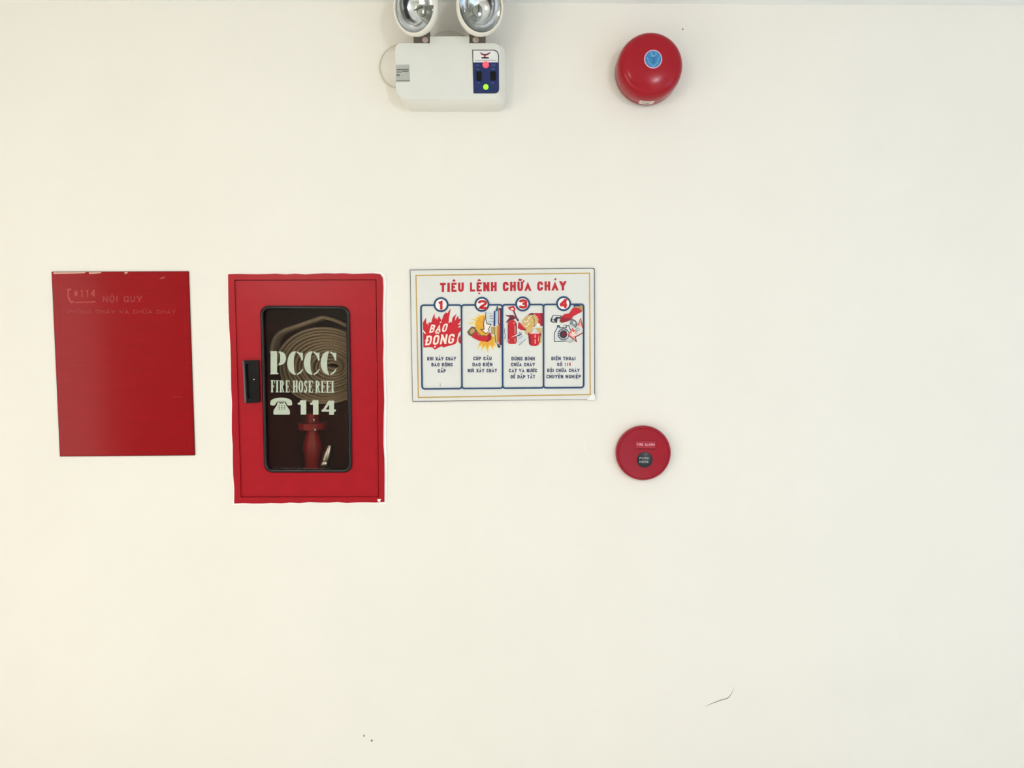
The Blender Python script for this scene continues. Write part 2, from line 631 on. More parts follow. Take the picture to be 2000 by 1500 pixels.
def box(x0, x1, y0, y1, z0, z1):
    v = [Vector((x, y, z)) for z in (z0, z1) for y in (y0, y1) for x in (x0, x1)]
    return v, [(0, 2, 3, 1), (4, 5, 7, 6), (0, 1, 5, 4), (2, 6, 7, 3), (0, 4, 6, 2), (1, 3, 7, 5)]


def wall_with_hole(outer, hole, axis, front, back):
    """Wall slab; outer and hole are rectangles of 2-D corner pairs in the same order."""
    def v(p, q):
        return Vector((p[0], q, p[1])) if axis == 'y' else Vector((q, p[0], p[1]))
    vs = [v(p, front) for p in outer] + [v(p, front) for p in hole] + [v(p, back) for p in outer] + [v(p, back) for p in hole]
    fs = []
    for a in range(4):
        b = (a + 1) % 4
        fs += [(a, b, 4 + b, 4 + a), (8 + a, 12 + a, 12 + b, 8 + b), (a, 8 + a, 8 + b, b), (4 + a, 4 + b, 12 + b, 12 + a)]
    return vs, fs


c1, c2 = P(600, 3.5), P(2000, 11)
def zc(x):
    return c1.z + (c2.z - c1.z) * (x - c1.x) / (c2.x - c1.x)


ZT = 2.75
hole_px = [(453, 542), (744, 541), (746, 975), (462, 976)]
hw = [P(x, y) for x, y in hole_px]
wall = structure('wall_front', wall_with_hole([(XL, ZT), (XR, ZT), (XR, -0.0), (XL, -0.0)], [(v.x, v.z) for v in hw], 'y', 0.0, 0.25), wall_m,
                 'cream painted plaster wall carrying the fire safety equipment', 'wall')
structure('floor', box(XL, XR, YB, 0.0, -0.1, -0.0), floor_m, 'pale floor of the lobby below the picture', 'floor')
cv, cf = box(XL, XR, YB, 0.0, 0, 0.12)
for i_, v in enumerate(cv):
    v.z += zc(v.x)
structure('ceiling', (cv, cf), ceil_m, 'off-white ceiling strip along the top edge of the wall', 'ceiling')
structure('wall_back', box(XL, XR, YB - 0.15, YB, 0, ZT), back_m, 'dim painted wall behind the viewer', 'wall')
structure('wall_left', wall_with_hole([(0.0, ZT), (YB, ZT), (YB, 0), (0.0, 0)], [(-1.2, 2.12), (-2.94, 2.12), (-2.94, 0.001), (-1.2, 0.001)], 'x', XL, XL - 0.15), back_m,
          'side wall with an open doorway, left of the picture', 'wall')
structure('wall_right', wall_with_hole([(0.0, ZT), (YB, ZT), (YB, 0), (0.0, 0)], [(-1.0, 1.75), (-3.4, 1.75), (-3.4, 0.65), (-1.0, 0.65)], 'x', XR, XR + 0.15), wall_m,
          'side wall with a wide window opening, right of the picture', 'wall')

# marks on the front wall (parts of the wall)
obj('scratch', stroke(curve2([(1376, 1381), (1386, 1376), (1396, 1372), (1408, 1367.5), (1420, 1364), (1425, 1360), (1430, 1352), (1434, 1342)], 4), 1.9, 0.0004, taper=True), scratch_m, wall, label='thin grey curved scratch low on the wall')
obj('scratch', stroke(curve2([(1139, 866), (1142, 874), (1145, 884), (1148, 892)], 4), 2.2, 0.0004, taper=True), gouge_m, wall, label='short pale scratch beside the call point')
for (x, y, a, b) in ((711, 1437, 1.3, 2.6), (726, 1446.5, 1.9, 2.2), (1333.5, 57, 1.6, 1.6)):
    obj('speck', loft([ring(disc_pts(x, y, a, 10, b), 0.0002), ring(disc_pts(x, y, a * 0.5, 10, b * 0.5), 0.0012)]), speck_m, wall)


# ------------------------------------------------------------------ red hose cabinet
def side_pts(c, n, jit):
    out = []
    for k in range(4):
        p, q = c[k], c[(k + 1) % 4]
        for i in range(n):
            t = i / n
            j = jit if i else jit * 0.4
            out.append((p[0] + (q[0] - p[0]) * t + random.uniform(-j, j), p[1] + (q[1] - p[1]) * t + random.uniform(-j, j)))
    return out


zc4 = Z(420, 510, 0.32668)
cab = thing('fire_hose_cabinet', P(600, 760), 'red metal fire hose cabinet let into the wall, with dark glass door', 'cabinet')
door_q = [(457.5, 546.5), (735, 546), (740, 971), (470, 971.5)]
out_q = [(445.5, 536), (747, 534), (750.5, 980.5), (457.5, 983)]
NF = 16
outer = side_pts(out_q, NF, 1.1)
# clipped, chipped corners on the hinge side
outer[NF] = (742.5, 535.5); outer[NF + 1] = (748.5, 561)
outer.insert(NF + 1, (747.6, 543)); inner = side_pts(door_q, NF, 0)
inner.insert(NF + 1, (735.05, 550))
outer_plaster = []
cx_, cy_ = 600, 759
for i, (x, y) in enumerate(outer):
    k = 1.5 + random.random() * 1.6
    if x > 735: k += 2.6 if 540 < y < 975 else 1.0
    outer_plaster.append((x + (k if x > cx_ + 130 else (-k if x < cx_ - 130 else 0)), y + (-k if y < 560 else (k if y > 960 else 0))))
pe = obj('plaster_edge', ring_plate(outer_plaster, [(x + (600 - x) * 0.03, y + (759 - y) * 0.03) for x, y in outer], -0.012, 0.0022), plaster_m, wall, label='ragged white plaster edge around the cabinet')
frame = obj('frame', ring_plate(outer, inner, -0.02, 0.0045), red_box, cab)
obj('chipped_paint', flat([(737, 975), (743, 974.5), (744.5, 976.5), (741, 979), (744, 981), (742, 981.5), (737.5, 979)], 0.005), plaster_m, frame, label='chip of white plaster showing on the red frame')
# box behind the wall face
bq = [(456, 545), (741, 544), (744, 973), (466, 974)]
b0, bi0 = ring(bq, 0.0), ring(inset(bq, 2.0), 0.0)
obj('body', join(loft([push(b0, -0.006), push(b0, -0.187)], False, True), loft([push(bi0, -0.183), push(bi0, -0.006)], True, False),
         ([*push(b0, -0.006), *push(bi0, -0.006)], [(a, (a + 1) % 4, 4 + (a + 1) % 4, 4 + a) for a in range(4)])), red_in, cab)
win_q = [(508.5, 597.5), (682.5, 598.5), (687.5, 922.5), (516.5, 922.5)]
win_o = rr(win_q, 17, 8)
dq2 = [(458.7, 547.8), (734, 547.3), (739, 970), (471, 970.3)]
door = obj('door', ring_plate(rr(dq2, 1.5, 8), rr(inset(win_q, 2), 15, 8), -0.018, 0.0005), red_box, cab)
rs = []
for (k, d) in ((0, 0.0003), (-0.6, 0.003), (0.2, 0.0055), (2.0, 0.0068), (4.2, 0.0064), (5.8, 0.0042), (6.6, 0.0), (6.8, -0.006)):
    rs.append(ring(rr(inset(win_q, k), 17 - max(0, k) * 0.9, 8), d))
obj('window_gasket', loft(rs, False, False), black_rub, door, smooth='all', label='black rubber gasket')
pane = obj('glass_pane', prism(rr(inset(win_q, 5.6), 12, 8), -0.0075, -0.0040), glass_m, door, label='smoked glass pane')
zp = Z(500, 590, 0.1)
DP = -0.0036
Pst = [(285, 958), (412, 958), (412, 1380), (440, 1388), (440, 1410), (275, 1412), (285, 1380)]
Pbw = curve2([(435, 965), (500, 970), (560, 1010), (586, 1090), (570, 1170), (510, 1222), (435, 1234)], 4) + [(435, 1218)] + curve2([(445, 1206), (468, 1160), (471, 1080), (466, 1010), (440, 982)], 4)
Cl = curve2([(775, 958), (700, 980), (640, 1050), (611, 1190), (632, 1310), (690, 1390), (775, 1426)], 4) + curve2([(776, 1404), (748, 1340), (738, 1190), (750, 1045), (778, 974)], 4)
Cu = [(798, 965), (830, 975), (860, 992), (915, 988), (915, 1140), (888, 1142), (872, 1085), (840, 1025), (798, 986)]
Cd = [(800, 1422), (850, 1405), (890, 1370), (915, 1325), (916, 1298), (895, 1318), (860, 1362), (800, 1398)]
pc = [flat(zp(Pst), DP, True), flat(zp(Pbw), DP, True)]
for dx in (0, 325, 652):
    for g in (Cl, Cu, Cd):
        pc.append(flat(zp([(x + dx, y) for x, y in g]), DP, True))
obj('stencil_lettering', join(*pc), print_m, door, label='pale stencilled letters PCCC')
zq = Z(500, 730, 1 / 7.5)


def R_(a, b, c, d):
    return [(a, b), (c, b), (c, d), (a, d)]


def arc(cx, cy, rx, ry, a0, a1, n=14):
    return [(cx + rx * math.cos(math.radians(a0 + (a1 - a0) * i / n)), cy + ry * math.sin(math.radians(a0 + (a1 - a0) * i / n))) for i in range(n + 1)]


def annulus(cx, cy, rx, ry, ix, iy):
    return [arc(cx, cy, rx, ry, -90, 90) + list(reversed(arc(cx, cy, ix, iy, -90, 90))), arc(cx, cy, rx, ry, 90, 270) + list(reversed(arc(cx, cy, ix, iy, 90, 270)))]


GL = {
    'F': [R_(.12, 0, .52, 1), R_(0, 0, .66, .06), R_(0, .94, 1, 1), R_(.86, .74, 1, 1), R_(.5, .46, .8, .54), R_(.7, .38, .8, .62)],
    'I': [R_(.2, 0, .8, 1), R_(0, 0, 1, .06), R_(0, .94, 1, 1)],
    'E': [R_(.1, 0, .48, 1), R_(0, 0, 1, .07), R_(0, .93, 1, 1), R_(.45, .46, .76, .54), R_(.88, .76, 1, 1), R_(.88, 0, 1, .24), R_(.68, .37, .76, .63)],
    'H': [R_(.06, 0, .4, 1), R_(.6, 0, .94, 1), R_(.4, .46, .6, .55), R_(0, 0, .46, .06), R_(0, .94, .46, 1), R_(.54, 0, 1, .06), R_(.54, .94, 1, 1)],
    'O': annulus(.5, .5, .5, .51, .14, .43),
    'R': [R_(.1, 0, .45, 1), R_(0, 0, .55, .06), R_(0, .94, .5, 1), arc(.45, .74, .45, .26, -90, 90) + list(reversed(arc(.45, .74, .12, .18, -90, 90))), [(.45, .5), (.66, .5), (.9, .1), (1, .06), (1, 0), (.68, 0)]],
    'L': [R_(.2, 0, .75, 1), R_(0, .94, .95, 1), R_(0, 0, 1, .07), R_(.88, 0, 1, .2)],
}
S_path = curve2([(.84, .80), (.70, .93), (.45, .95), (.26, .80), (.34, .62), (.62, .46), (.74, .28), (.60, .07), (.36, .05), (.16, .20)], 4)
fl = []
for ch, a, b in (('F', 215, 278), ('I', 288, 332), ('R', 344, 414), ('E', 432, 492), ('H', 540, 612), ('O', 622, 692), ('S', 700, 756), ('E', 766, 836), ('R', 868, 940), ('E', 952, 1016), ('E', 1028, 1090), ('L', 1098, 1146)):
    y0, y1 = 272 + (a - 215) * 0.008, 95 + (a - 215) * 0.012
    mp = lambda p: (a + (b - a) * p[0], y0 + (y1 - y0) * p[1])
    if ch == 'S':
        fl.append(stroke(zq([mp(p) for p in S_path]), 2.5, DP))
        fl.append(flat(zq([mp(p) for p in R_(.78, .70, .9, 1)]), DP, True))
        fl.append(flat(zq([mp(p) for p in R_(.1, 0, .22, .3)]), DP, True))
    else:
        for g in GL[ch]:
            fl.append(flat(zq([mp(p) for p in g]), DP, True))
obj('serif_lettering', join(*fl), print_m, door, label='pale letters FIRE HOSE REEL')
ph1 = curve2([(207, 440), (222, 388), (290, 358), (370, 350), (450, 358), (515, 388), (530, 440)], 4) + [(525, 462), (472, 466), (448, 446), (440, 420), (300, 420), (290, 446), (258, 470), (212, 458)]
ph2 = [(310, 412), (335, 412), (342, 434), (400, 434), (407, 412), (427, 412), (442, 460), (494, 535), (498, 586), (486, 598), (266, 598), (254, 586), (258, 535), (306, 460)]
ic = obj('telephone_icon', join(flat(zq(ph1), DP), flat(zq(ph2), DP)), print_m, door, label='pale telephone symbol')
kd = []
for r_ in range(3):
    for c_ in range(3):
        x, y = 332 + c_ * 38, 462 + r_ * 24
        kd.append(flat(zq(R_(x, y, x + 17, y + 13)), DP + 0.0002))
kd.append(stroke(zq([(296, 424), (306, 440), (322, 404), (420, 404), (436, 440), (446, 424)]), 0.8, DP + 0.0002))
kp = obj('keypad_print', join(*kd), print_dark, door)
kp['kind'] = 'stuff'
dg = []
for dx in (0, 180):
    dg.append(flat(zq([(x + dx, y) for x, y in [(606, 430), (640, 420), (650, 388), (736, 388), (736, 597), (655, 597), (655, 452), (622, 456)]]), DP, True))
dg += [flat(zq(g), DP, True) for g in ([(962, 552), (1062, 395), (1110, 395), (1022, 522), (1022, 552)], [(962, 524), (1172, 524), (1164, 556), (962, 556)], [(1072, 395), (1146, 395), (1142, 600), (1072, 600)])]
obj('number_lettering', join(*dg), print_m, door, label='pale number 114')
# latch handle
hq = [(473.5, 704), (504.5, 703), (507, 786), (478, 787.5)]
hd = obj('handle', ring_plate(rr(hq, 2.5, 5), rr([(480, 711), (498.5, 710.5), (500.5, 778), (483.5, 779)], 3, 5), 0.0003, 0.0085), black_pl, door, label='black plastic pull latch')
obj('handle_recess', flat(rr([(479, 710), (499.5, 709.5), (501.5, 779), (482.5, 780)], 3, 5), 0.0012), black_pl, hd)
obj('handle_lip_highlight', bprism(rr([(473.2, 705), (476.8, 704.6), (481, 786.5), (477.6, 787.5)], 0.6, 4), 0.0085, 0.0105, 0.0012), mat('lip_highlight_grey', (96, 88, 90), 0.3, 0.5), hd)  # left lip; its lighter grey paints in the bright reflected edge
obj('latch_pin', lathe(P(497, 741, 0.0015), (0, -1, 0), [(0, 0.004), (0.0016, 0.0035), (0.002, 0.0)], 12), steel_m, hd)

# ------------------------------------------------------------------ what lies in the cabinet
hose = thing('fire_hose', P(648, 716, -0.13), 'beige canvas fire hose rolled flat inside the red cabinet', 'hose')
HD = -0.085
hc = P(650, 716, HD)
pxm = F / (D - HD)
vs, fs = [], []
NT, NS = 13, 56
path = []
for i in range(NT * NS + 1):
    t = i / (NT * NS)
    a = (10 + 86 * t) / pxm
    b = (3.5 + 72 * t ** 0.95) / pxm
    an = 2 * math.pi * i / NS + math.pi
    sh = -17 * t / pxm
    wob = 1 + 0.012 * math.sin(3 * an + 9 * t)
    path.append(Vector((hc.x + sh + a * math.cos(an) * wob, 0, hc.z + b * math.sin(an) * wob)))
th = 0.0036
for i, p in enumerate(path):
    q0, q1 = path[max(0, i - 1)], path[min(len(path) - 1, i + 1)]
    t = (q1 - q0).normalized()
    nn = Vector((t.z, 0, -t.x))
    fy = -HD + 0.005 * math.sin(i * 0.05)
    for (k, y) in ((-1, fy + 0.062), (-1, fy + 0.004), (-0.5, fy), (0.5, fy), (1, fy + 0.004), (1, fy + 0.062)):
        w = p + nn * th * k
        vs.append(Vector((w.x, y, w.z)))
m_ = 6
for i in range(len(path) - 1):
    for k in range(m_ - 1):
        fs.append((i * m_ + k, i * m_ + k + 1, (i + 1) * m_ + k + 1, (i + 1) * m_ + k))
obj('hose_coil', (vs, fs), hose_m, hose, smooth='all')
# loose outer turn with a fold
tail = curve2([(528, 690), (533, 665), (548, 648), (580, 636), (606, 627), (630, 619)], 6)
tail2 = curve2([(630, 619), (652, 625), (676, 636), (698, 650)], 6)


def ribbon(pts, d, w, depth):
    p3 = [P(x, y, d) for x, y in pts]
    v_, f_ = [], []
    for i, p in enumerate(p3):
        t = (p3[min(i + 1, len(p3) - 1)] - p3[max(i - 1, 0)]).normalized()
        nn = Vector((t.z, 0, -t.x))
        for (k, y) in ((-1, depth), (-1, 0.003), (-.5, 0), (.5, 0), (1, 0.003), (1, depth)):
            v_.append(p + nn * w * k + Vector((0, y, 0)))
    for i in range(len(p3) - 1):
        for k in range(5):
            f_.append((i * 6 + k, i * 6 + k + 1, (i + 1) * 6 + k + 1, (i + 1) * 6 + k))
    return v_, f_


obj('hose_tail', join(ribbon(tail, HD, 0.0048, 0.06), ribbon(tail2, HD, 0.0048, 0.06)), hose_m, hose, smooth='all')

valve = thing('hose_valve', P(612, 915, -0.12), 'dark red hydrant valve in the bottom of the hose cabinet', 'valve')
vb = P(612, 920, -0.11)
vs_ = 1 / 720


def vz(y):
    return (920 - y) * vs_


obj('valve_body', lathe(vb, (0, 0, 1), [(0, 0), (.030, 0), (.030, .008), (.022, .012), (.023, vz(890)), (.027, vz(872)), (.020, vz(850)), (.016, vz(842)), (.016, vz(836)), (0, vz(836))], 32), valve_m, valve, smooth=True)
fb = obj('valve_flange', lathe(vb, (0, 0, 1), [(0, vz(836)), (.038, vz(836)), (.038, vz(824)), (.018, vz(823)), (.016, vz(806)), (0, vz(806))], 32), valve_m, valve, smooth=True)
for x, y in ((613, 820), (615, 839.5)):
    obj('bolt', lathe(P(x, y, -0.075), (0, -1, 0), [(.0035, 0), (.0035, .003), (0, .0045)], 6), steel_m, fb)
nz = thing('hose_nozzle', P(634, 915, -0.09), 'small aluminium hose coupling beside the red valve', 'coupling')
n0 = P(633, 912, -0.07)
ax = Vector((0.28, 0.1, 1)).normalized()
obj('coupling_ring', lathe(n0, ax, [(0.006, 0), (.013, 0), (.0145, .004), (.0145, .012), (.013, .016), (.006, .016)], 28), steel_m, nz, smooth=True)
obj('coupling_body', lathe(n0, ax, [(.006, .014), (.012, .017), (.0135, .03), (.012, .046), (.008, .06), (.006, .06)], 28), steel_m, nz, smooth=True)

# ------------------------------------------------------------------ red rules board on the left
pq = [(101.5, 531.5), (367.5, 530.5), (379.5, 888.5), (117.5, 890.5)]
po = thing('rules_poster', P(240, 710), 'faded red regulations poster stuck flat on the wall, glossy left half', 'poster')
obj('backing', prism(rr([(100.6, 530.6), (368.4, 529.6), (380.6, 889.6), (116.8, 891.6)], 0.8, 2), 0.0, 0.0028), poster_edge, po)
sheet = obj('sheet', prism(rr(pq, 1.0, 2), 0.0028, 0.0040), poster_m, po)
zr = Z(80, 510, 1 / 3.75)
DQ = 0.0043
obj('border_line', stroke(zr([(120, 115), (1045, 108), (1090, 1380), (175, 1395)]), 1.0, DQ, closed=True), mat('poster_crease', (152, 20, 27), 0.2, 0.2), sheet)
fx = [stroke(zr([(200, 210), (200, 260), (212, 290), (232, 305)]), 3.6, DQ), stroke(zr([(190, 212), (222, 206)]), 3.5, DQ + 0.00005), stroke(zr([(215, 305), (240, 296)]), 3.8, DQ + 0.0001),
      stroke(zr([(250, 303), (402, 298)]), 2.4, DQ + 0.00015)]
fx.append(flat(zr(disc_pts(256, 236, 14, 16, 20)), DQ))
obj('emblem_print', join(text_geo('114', *zr([(285, 208)])[0], *zr([(400, 262)])[0], DQ, 0.17), *fx), poster_print, sheet, label='washed out telephone mark with 114')
obj('heading_print', text_geo('NỘI QUY', *zr([(452, 254)])[0], *zr([(742, 300)])[0], DQ, 0.2), poster_faint, sheet, label='ghost of the heading lettering')
obj('subheading_print', text_geo('PHÒNG CHÁY VÀ CHỮA CHÁY', *zr([(196, 356)])[0], *zr([(988, 386)])[0], DQ, 0.18), poster_faint, sheet)
for a, b in ((90, 330), (350, 445), (610, 640)):
    obj('peeled_edge', flat(zr([(a, 82), (b, 80), (b - 8, 88), ((a + b) / 2, 92), (a + 4, 94)]), DQ), peel_m, sheet)
obj('scuff', flat(zr([(865, 128), (885, 118), (912, 112), (905, 126), (880, 132)]), DQ), poster_print, sheet)
obj('scuff', stroke(zr([(960, 1000), (985, 992), (1035, 996)]), 1.0, DQ), poster_faint, sheet)

# ------------------------------------------------------------------ fire drill sign
zs = Z(780, 500, 0.2)
sq = zs([(108, 140), (1900, 124), (1904, 1398), (132, 1416)])
sign = thing('fire_order_sign', P(982, 655), 'white fire instruction sign with four numbered picture panels', 'sign')
obj('backing', prism(rr(zs([(103, 134), (1907, 117), (1910, 1400), (128, 1422)]), (0.5, 3, 2, 0.5), 3), 0.0, 0.0042), sign_edge, sign)
sheet = obj('sheet', prism(rr(sq, (0.6, 3.2, 1.5, 0.6), 3), 0.0042, 0.0052), sign_m, sign)
obj('lifted_corner', prism(zs([(1830, 1404), (1902, 1330), (1916, 1396), (1905, 1412)]), 0.004, 0.0075), mat('sign_corner_white', (238, 238, 234), 0.4, 0.4), sheet)
DS = 0.0055
obj('border_line', stroke(zs([(162, 190), (1858, 168), (1864, 1353), (186, 1382)]), 2.3, DS, closed=True), gold_m, sheet)
obj('title_lettering', text_geo('TIÊU LỆNH CHỮA CHÁY', *zs([(397, 262)])[0], *zs([(1628, 352)])[0], DS, 0.27, slope=-0.0135), title_m, sheet, label='red title lettering')

xt, xb = [210, 606, 1006, 1407, 1800], [222, 611, 1009, 1408, 1800]
yt = lambda x: 481 - (x - 210) * 0.0065
yb = lambda x: 1298 - (x - 210) * 0.0085
CAP = [
    [('KHI XẢY CHÁY', 272, 553, 986, 1020), ('BÁO ĐỘNG', 313, 520, 1044, 1078), ('GẤP', 375, 453, 1104, 1139)],
    [('CÚP CẦU', 722, 900, 984, 1018), ('DAO ĐIỆN', 714, 908, 1043, 1077), ('NƠI XẢY CHÁY', 668, 953, 1102, 1137)],
    [('DÙNG BÌNH', 1095, 1322, 985, 1020), ('CHỮA CHÁY', 1090, 1323, 1043, 1077), ('CÁT VÀ NƯỚC', 1070, 1345, 1102, 1137), ('ĐỂ DẬP TẮT', 1088, 1325, 1162, 1196)],
    [('ĐIỆN THOẠI', 1485, 1720, 984, 1018), ('SỐ', 1540, 1590, 1043, 1075), ('ĐỘI CHỮA CHÁY', 1445, 1760, 1101, 1135), ('CHUYÊN NGHIỆP', 1437, 1772, 1160, 1195)],
]
BAD = [(407, 475), (806, 472), (1205, 468), (1604, 465)]
NUM = [(368, 432, 440, 524), (766, 430, 856, 520), (1166, 422, 1250, 515), (1558, 420, 1650, 510)]
DL = 0.00025
panels = []
for k in range(4):
    q = [(xt[k], yt(xt[k])), (xt[k + 1], yt(xt[k + 1])), (xb[k + 1], yb(xb[k + 1])), (xb[k], yb(xb[k]))]
    pn = obj('picture_panel', stroke(zs(rr(q, 26, 5)), 3.1, DS + 0.0017 + 0.00004 * (k % 2), closed=True), navy_m, sign, label='navy outlined picture panel number %d' % (k + 1))
    panels.append(pn)
    cx, cy = BAD[k]
    o_, i_ = disc_pts(cx, cy, 73, 36), disc_pts(cx, cy, 55, 36)
    obj('badge_disc', flat(zs(disc_pts(cx, cy, 60, 32)), DS + 0.00175), art['white'], pn)
    obj('badge_ring', (ring(zs(o_), DS + 0.0018) + ring(zs(i_), DS + 0.0018), [(a, 36 + a, 36 + (a + 1) % 36, (a + 1) % 36) for a in range(36)]), navy_m, pn)
    x0, y0, x1, y1 = NUM[k]
    obj('badge_numeral', text_geo(str(k + 1), *zs([(x0, y0)])[0], *zs([(x1, y1)])[0], DS + 0.00185, 0.27), art['red'], pn)
    for (t, a, b, c, d) in CAP[k]:
        obj('caption_lettering', text_geo(t, *zs([(a, c)])[0], *zs([(b, d)])[0], DS + DL, 0.22), navy_txt, pn)
obj('caption_lettering', text_geo('114', *zs([(1612, 1040)])[0], *zs([(1676, 1074)])[0], DS + DL, 0.22), title_m, panels[3], label='red number 114')
obj('stain', stroke(zs([(398, 1240), (400, 1275)]), 0.9, DS + DL), art['grey'], panels[0])


def paint(k, name, items):
    """Printed picture pieces, later ones on top."""
    z = Z((820, 900, 980, 1060)[k], 590, 1 / 15)
    for n, it in enumerate(items):
        lv = DS + 0.0001 + 0.00003 * n
        if it[0] == '~':
            obj(name + '_line', stroke(z(it[2]), it[3] / 15, lv), art[it[1]], panels[k])
        else:
            obj(name + '_shape', flat(z(it[1]), lv), art[it[0]], panels[k])


paint(0, 'flames', [
    ('red', [(105, 1325), (90, 600), (180, 455), (190, 640), (225, 625), (235, 705), (262, 590), (310, 600), (340, 590), (365, 480), (430, 325), (440, 500), (480, 450), (505, 520), (560, 410), (600, 480), (635, 545), (700, 370), (770, 300), (810, 330), (905, 180), (885, 300), (850, 480), (850, 570), (810, 620), (900, 580), (930, 600), (960, 450), (1080, 335), (1040, 440), (1025, 560), (1110, 400), (1150, 500), (1205, 490), (1205, 600), (1140, 650), (1205, 660), (1110, 745), (1205, 740), (1205, 830), (1130, 920), (1090, 1100), (1090, 1150), (1040, 1230), (860, 1280), (680, 1330), (640, 1290), (540, 1340), (440, 1395), (370, 1330), (250, 1315), (160, 1335)]),
    ('red', [(1185, 960), (1205, 1210), (1170, 1215), (1125, 1150), (1130, 1060)]),
    ('~', 'cream', [(75, 820), (125, 870), (165, 925)], 34),
    ('~', 'cream', [(1190, 550), (1180, 620), (1120, 660)], 26),
])
z1 = Z(820, 590, 1 / 15)
for (t, x0, yc, x1, yb_, sh, sl) in (('BÁO', 268, 668, 770, 905, 0.28, -0.075), ('ĐỘNG', 150, 990, 985, 1272, 0.18, -0.075)):
    a, b = z1([(x0, yc)])[0], z1([(x1, yb_)])[0]
    obj('shout_lettering', text_geo(t, a[0], a[1], b[0], b[1], DS + 0.0004, 0.19, sh, sl), art['cream'], panels[0], label='cream slanted word on the flames')

paint(1, 'power_switch', [
    ('yellow', [(690, 345), (590, 385), (440, 350), (545, 410), (410, 430), (470, 480), (260, 492), (430, 545), (400, 590), (170, 612), (400, 668), (440, 760), (480, 900), (640, 990), (760, 985), (720, 430)]),
    ('orange', [(700, 380), (600, 410), (520, 400), (570, 440), (470, 470), (510, 510), (430, 545), (450, 590), (420, 640), (440, 720), (500, 880), (630, 985), (770, 985), (850, 900), (700, 880), (670, 600), (720, 440)]),
    ('yellow', [(550, 1150), (490, 1380), (610, 1260), (590, 1430), (715, 1300), (775, 1480), (855, 1270), (965, 1420), (965, 1280), (1065, 1370), (1000, 1200), (985, 1000), (900, 975), (880, 1100)]),
    ('orange', [(570, 1150), (530, 1300), (640, 1220), (620, 1350), (730, 1260), (775, 1420), (840, 1240), (950, 1350), (945, 1250), (1000, 1290), (970, 1150), (965, 1020), (905, 1010), (880, 1100)]),
    ('sky', [(1010, 265), (1080, 265), (1065, 640), (1010, 640)]),
    ('teal', [(1010, 262), (1060, 110), (1095, 130), (1085, 262)]),
    ('pale', [(740, 290), (960, 280), (965, 628), (790, 632), (742, 500)]),
    ('~', 'grey', [(800, 345), (940, 340)], 14), ('~', 'grey', [(830, 410), (945, 400)], 22), ('~', 'grey', [(850, 470), (945, 480)], 18), ('~', 'grey', [(790, 580), (960, 575)], 12),
    ('~', 'dark', [(735, 290), (725, 470), (760, 630), (890, 650)], 16),
    ('navy', [(972, 255), (1012, 255), (1008, 700), (955, 700)]),
    ('maroon', [(1100, 180), (1195, 180), (1195, 1265), (1130, 1250), (1150, 700), (1090, 650)]),
    ('~', 'pink', [(1130, 230), (1130, 640)], 26), ('~', 'pink', [(1120, 1000), (1105, 1240)], 26),
    ('sand', [(1000, 730), (1075, 680), (1070, 1180), (1010, 1150)]),
    ('rust', [(1072, 690), (1142, 690), (1130, 1190), (1066, 1150)]),
    ('olive', [(985, 960), (1020, 960), (1050, 1200), (1000, 1180)]),
    ('tan', [(885, 730), (1000, 730), (1000, 955), (890, 935)]),
    ('~', 'olive', [(990, 730), (990, 955)], 22),
    ('dark', [(1050, 1185), (1165, 1300), (1120, 1355), (1080, 1300)]),
    ('brown', [(185, 872), (320, 715), (405, 740), (480, 880), (390, 940), (335, 1015), (232, 965)]),
    ('tan', [(250, 855), (335, 765), (420, 800), (400, 880), (300, 945)]),
    ('red', [(350, 960), (450, 865), (520, 960), (640, 1005), (760, 990), (855, 880), (905, 1000), (893, 1090), (785, 1168), (520, 1130), (330, 1030)]),
    ('deep_red', [(760, 990), (855, 880), (905, 1000), (893, 1090), (785, 1168), (720, 1150), (820, 1060)]),
    ('~', 'brown', [(405, 740), (480, 880), (600, 985), (720, 985)], 26),
    ('~', 'dark', [(690, 470), (668, 650), (680, 800), (580, 800), (735, 925), (830, 830), (795, 800), (890, 655), (800, 670)], 18),
    ('cream', [(715, 480), (745, 640), (800, 672), (875, 660), (785, 800), (822, 832), (738, 912), (640, 825), (692, 805), (682, 620)]),
])
